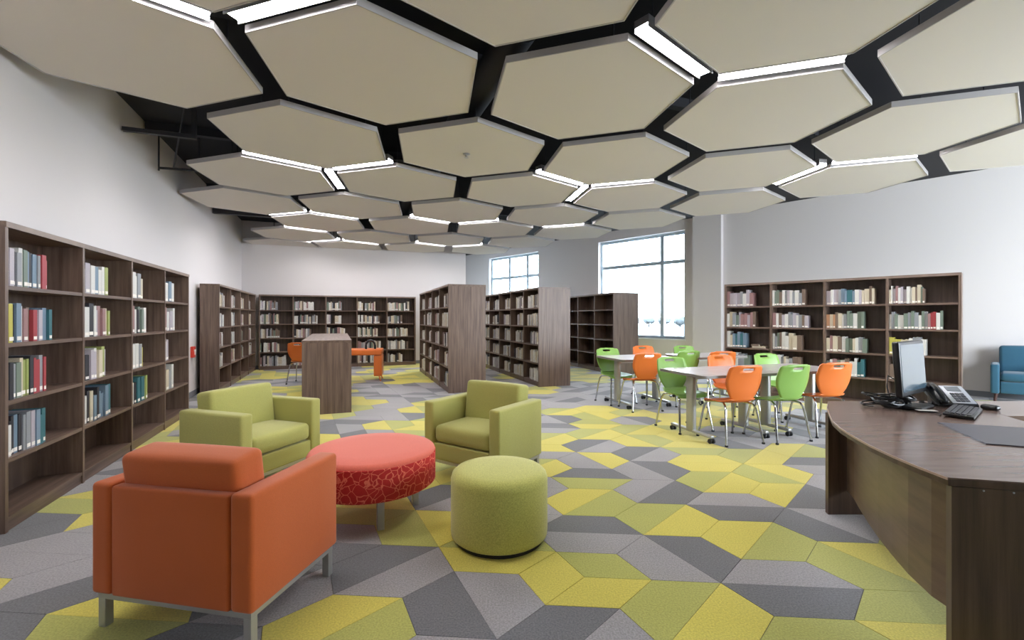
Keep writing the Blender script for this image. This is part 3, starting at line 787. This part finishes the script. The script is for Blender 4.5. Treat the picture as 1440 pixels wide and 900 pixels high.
# desk pad
pd = [(2.52, 2.42), (2.72, 2.91), (3.28, 2.70), (3.08, 2.20)]
tag(MB().prism(ccw(pd), DT+.0005, DT+.006).build('desk_pad', M['pad']), 'dark slate desk pad lying on the reception desk', 'desk pad')

# monitor
mc = Vector((3.02, 3.40)); md_ = Vector((.83, .557)).normalized()
t_ = empty('computer_monitor', (mc.x, mc.y, DT+.0005), ang(md_), 'black flat computer monitor with pale blue reflection coloured into screen on reception desk', 'monitor')
T = Matrix.Translation((0, 0, 0)) @ Matrix.Rotation(-.06, 4, 'X')
MB().rbox(0, .02, .30, .54, .045, .40, .012, 0, T, 2, 1).build('bezel', M['blackplastic'], t_, True, 50)
MB().box(-.25, .25, -.0045, -.0028, .135, .475, T).build('screen', M['screen_off'], t_)
MB().rbox(0, .055, .13, .09, .04, .24, .012).build('stand_neck', M['blackplastic'], t_, True, 50)
MB().rbox(0, .03, .011, .28, .20, .022, .01).build('stand_base', M['blackplastic'], t_, True, 50)
# keyboard
kx = Vector((.77, .63)).normalized()
t_ = empty('keyboard', (3.15, 3.18, DT+.0005), ang(kx), 'black computer keyboard lying on the desk before the phone', 'keyboard')
T = Matrix.Rotation(.06, 4, 'X')
MB().rbox(0, 0, .017, .46, .155, .020, .007, 0, T, 2, 1).build('body', M['blackplastic'], t_, True, 50)
kb = MB()
for r_ in range(5):
    for q in range(16):
        x = -.212+q*.0272; y = -.062+r_*.027
        if r_ == 0 and 4 <= q <= 9: continue
        kb.box(x, x+.0235, y, y+.0225, .0268, .033, T)
kb.box(-.103, .057, -.062, -.0395, .0268, .033, T)
tag(kb.build('keys', M['key'], t_), kind='stuff')
# mouse
t_ = empty('computer_mouse', (3.50, 3.33, DT+.0005), 1.9, 'black computer mouse beside the keyboard and phone', 'mouse')
MB().rbox(0, 0, .018, .10, .06, .034, .016, .004).build('shell', M['blackplastic'], t_, True, 60)
MB().box(.02, .035, -.003, .003, .034, .0395).build('scroll_wheel', M['greyplastic'], t_)
# phone
px_ = Vector((.80, .60)).normalized()
t_ = empty('desk_phone', (3.36, 3.50, DT+.0005), -.25, 'grey and black desk phone with handset and small screen', 'phone')
Tt = Matrix.Translation((0, 0, .07)) @ Matrix.Rotation(.55, 4, 'X')
MB().rbox(0, 0, 0, .27, .23, .03, .012, 0, Tt, 2, 1).build('body', M['blackplastic'], t_, True, 50)
MB().rbox(.045, 0, .0185, .15, .205, .006, .0028, 0, Tt, 2, 1).build('face_plate', M['silver'], t_, True, 50)
MB().box(.0, .09, .035, .09, .0222, .0242, Tt).build('display', M['lcd'], t_)
kb = MB()
for r_ in range(4):
    for q in range(3):
        kb.box(.002+q*.03, .026+q*.03, -.085+r_*.026, -.067+r_*.026, .0222, .0262, Tt)
tag(kb.build('buttons', M['key'], t_), kind='stuff')
hs = MB().tube([Tt @ Vector(p) for p in ((-.085, -.10, .032), (-.085, -.06, .05), (-.085, 0, .056), (-.085, .06, .05), (-.085, .10, .032))], .017, 10)
hs.rbox(-.085, -.09, .03, .05, .055, .03, .012, 0, Tt, 2, 1); hs.rbox(-.085, .09, .03, .05, .055, .03, .012, 0, Tt, 2, 1)
hs.build('handset', M['blackplastic'], t_, True, 60)
MB().box(-.10, .10, .02, .07, 0, .07).build('stand', M['blackplastic'], t_)
cr = MB(); pts = []
for k in range(90):
    a = k*.9; u = k/89; cx = -.13-.06*math.sin(PI*u); cy = -.10+.16*u
    pts.append((cx+.009*math.cos(a), cy, .012+.009*math.sin(a)+.0))
cr.tube(pts, .0028, 5).build('cord', M['rubber'], t_, True)
# cable bundle
cb = MB(); rc = random.Random(9)
for k in range(11):
    pts = []; cx, cy = 2.82+rc.uniform(-.07, .07), 3.42+rc.uniform(-.08, .05); r_ = rc.uniform(.05, .11); ph = rc.uniform(0, 6)
    for q in range(26):
        a = ph+q*.38; rr_ = r_*(1+.18*math.sin(q*.9+k))
        pts.append((cx+rr_*math.cos(a), cy+rr_*.8*math.sin(a), DT+.010+.009*k*.8+.012*(1+math.sin(a*1.7+k))))
    cb.tube(pts, .0065, 6)
cb.tube([(2.90, 3.40, DT+.05), (2.93, 3.46, DT+.16), (2.95, 3.50, DT+.24), (3.0, 3.47, DT+.20)], .006, 6)
cb.tube([(2.86, 3.44, DT+.04), (2.90, 3.52, DT+.14), (2.94, 3.56, DT+.22), (3.0, 3.5, DT+.17)], .006, 6)
tag(cb.build('cable', M['blackplastic'], None, True), 'tangled bundle of black cables coiled beside the monitor', 'cable')
cb = MB(); cb.tube([(2.92, 3.30, DT+.006), (2.98, 3.23, DT+.006), (2.97, 3.15, DT+.006), (2.93, 3.12, DT+.006)], .004, 6)
tag(cb.build('cable', M['blackplastic'], None, True), 'single thin black cable leading to the keyboard', 'cable')
o = MB().box(-.06, .06, -.022, .022, 0, .003).build('paper_tag', M['paper']); o.location = (2.955, 3.245, DT+.012); o.rotation_euler = (0, 0, -.2)
tag(o, 'small white paper tag lying by the cables on desk', 'tag')

# ------------------------------------------------------------------ blue armchair by the right wall
v = Vector((.735, .68)).normalized()      # local +y (back)
ax_ = Vector((v.y, -v.x))                 # local +x
fl = Vector((8.24, 7.80)); w = .82; dp = .70
ctr = fl+ax_*(w/2-.03)+v*(dp/2-.03)
t_ = empty('armchair', (ctr.x, ctr.y, 0), ang(ax_), 'teal blue armchair with dark wooden legs by right wall', 'armchair')
for s_ in (-1, 1): MB().rbox(s_*(w/2-.055), -.01, .42, .11, dp-.02, .50, .03).build('arm', M['blue'], t_, True, 60)
MB().rbox(0, dp/2-.09, .57, w-.20, .16, .80, .05, .01).build('backrest', M['blue'], t_, True, 60)
MB().rbox(0, -.06, .28, w-.23, dp-.17, .20, .02).build('seat_base', M['blue'], t_, True, 60)
MB().rbox(0, -.06, .455, w-.232, dp-.16, .14, .05, .02).build('seat_cushion', M['blue'], t_, True, 60)
for sx in (-1, 1):
    for sy in (-1, 1): MB().tube([(sx*(w/2-.07), sy*(dp/2-.07), .175), (sx*(w/2-.05), sy*(dp/2-.05), 0)], .026, 8, .015).build('leg', M['legwood'], t_, True)

# ------------------------------------------------------------------ orange study table behind the low bookcase
t_ = empty('study_table', (-3.52, 10.42, 0), .2, 'orange table with waterfall end behind the low bookcase', 'table')
MB().rbox(.02, .25, .67, 1.0, .6, .13, .02).build('tabletop', M['or_plastic'], t_, True, 50)
MB().rbox(.43, .25, .36, .18, .56, .48, .02).build('side_panel', M['or_plastic'], t_, True, 50)
for y in (.0, .5): MB().tube([(.46, y, .115), (.50, y-.02, 0)], .015, 8).build('leg', M['or_plastic'], t_)
for y in (.0, .5): MB().tube([(-.40, y, .665), (-.40, y, 0)], .018, 8).build('leg', M['or_plastic'], t_)
c_ = copy_tree(CP['o'], CT['o']); c_.location = (-4.72, 10.27, 0); c_.rotation_euler = (0, 0, .05)
tag(c_, 'orange school chair peeking out left of the low bookcase', 'chair', 'school chairs around the tables')
hd = empty('headphones', (-3.30, 10.62, .7355), .4, 'black headphones standing on the orange table', 'headphones')
pts = [(.10*math.cos(a), 0, .08+.12*math.sin(a)) for a in [PI*k/12 for k in range(13)]]
MB().tube(pts, .024, 8).build('headband', M['blackplastic'], hd, True)
for s_ in (-1, 1): MB().rbox(s_*.10, 0, .055, .05, .085, .11, .022).build('ear_cushion', M['blackplastic'], hd, True, 60)
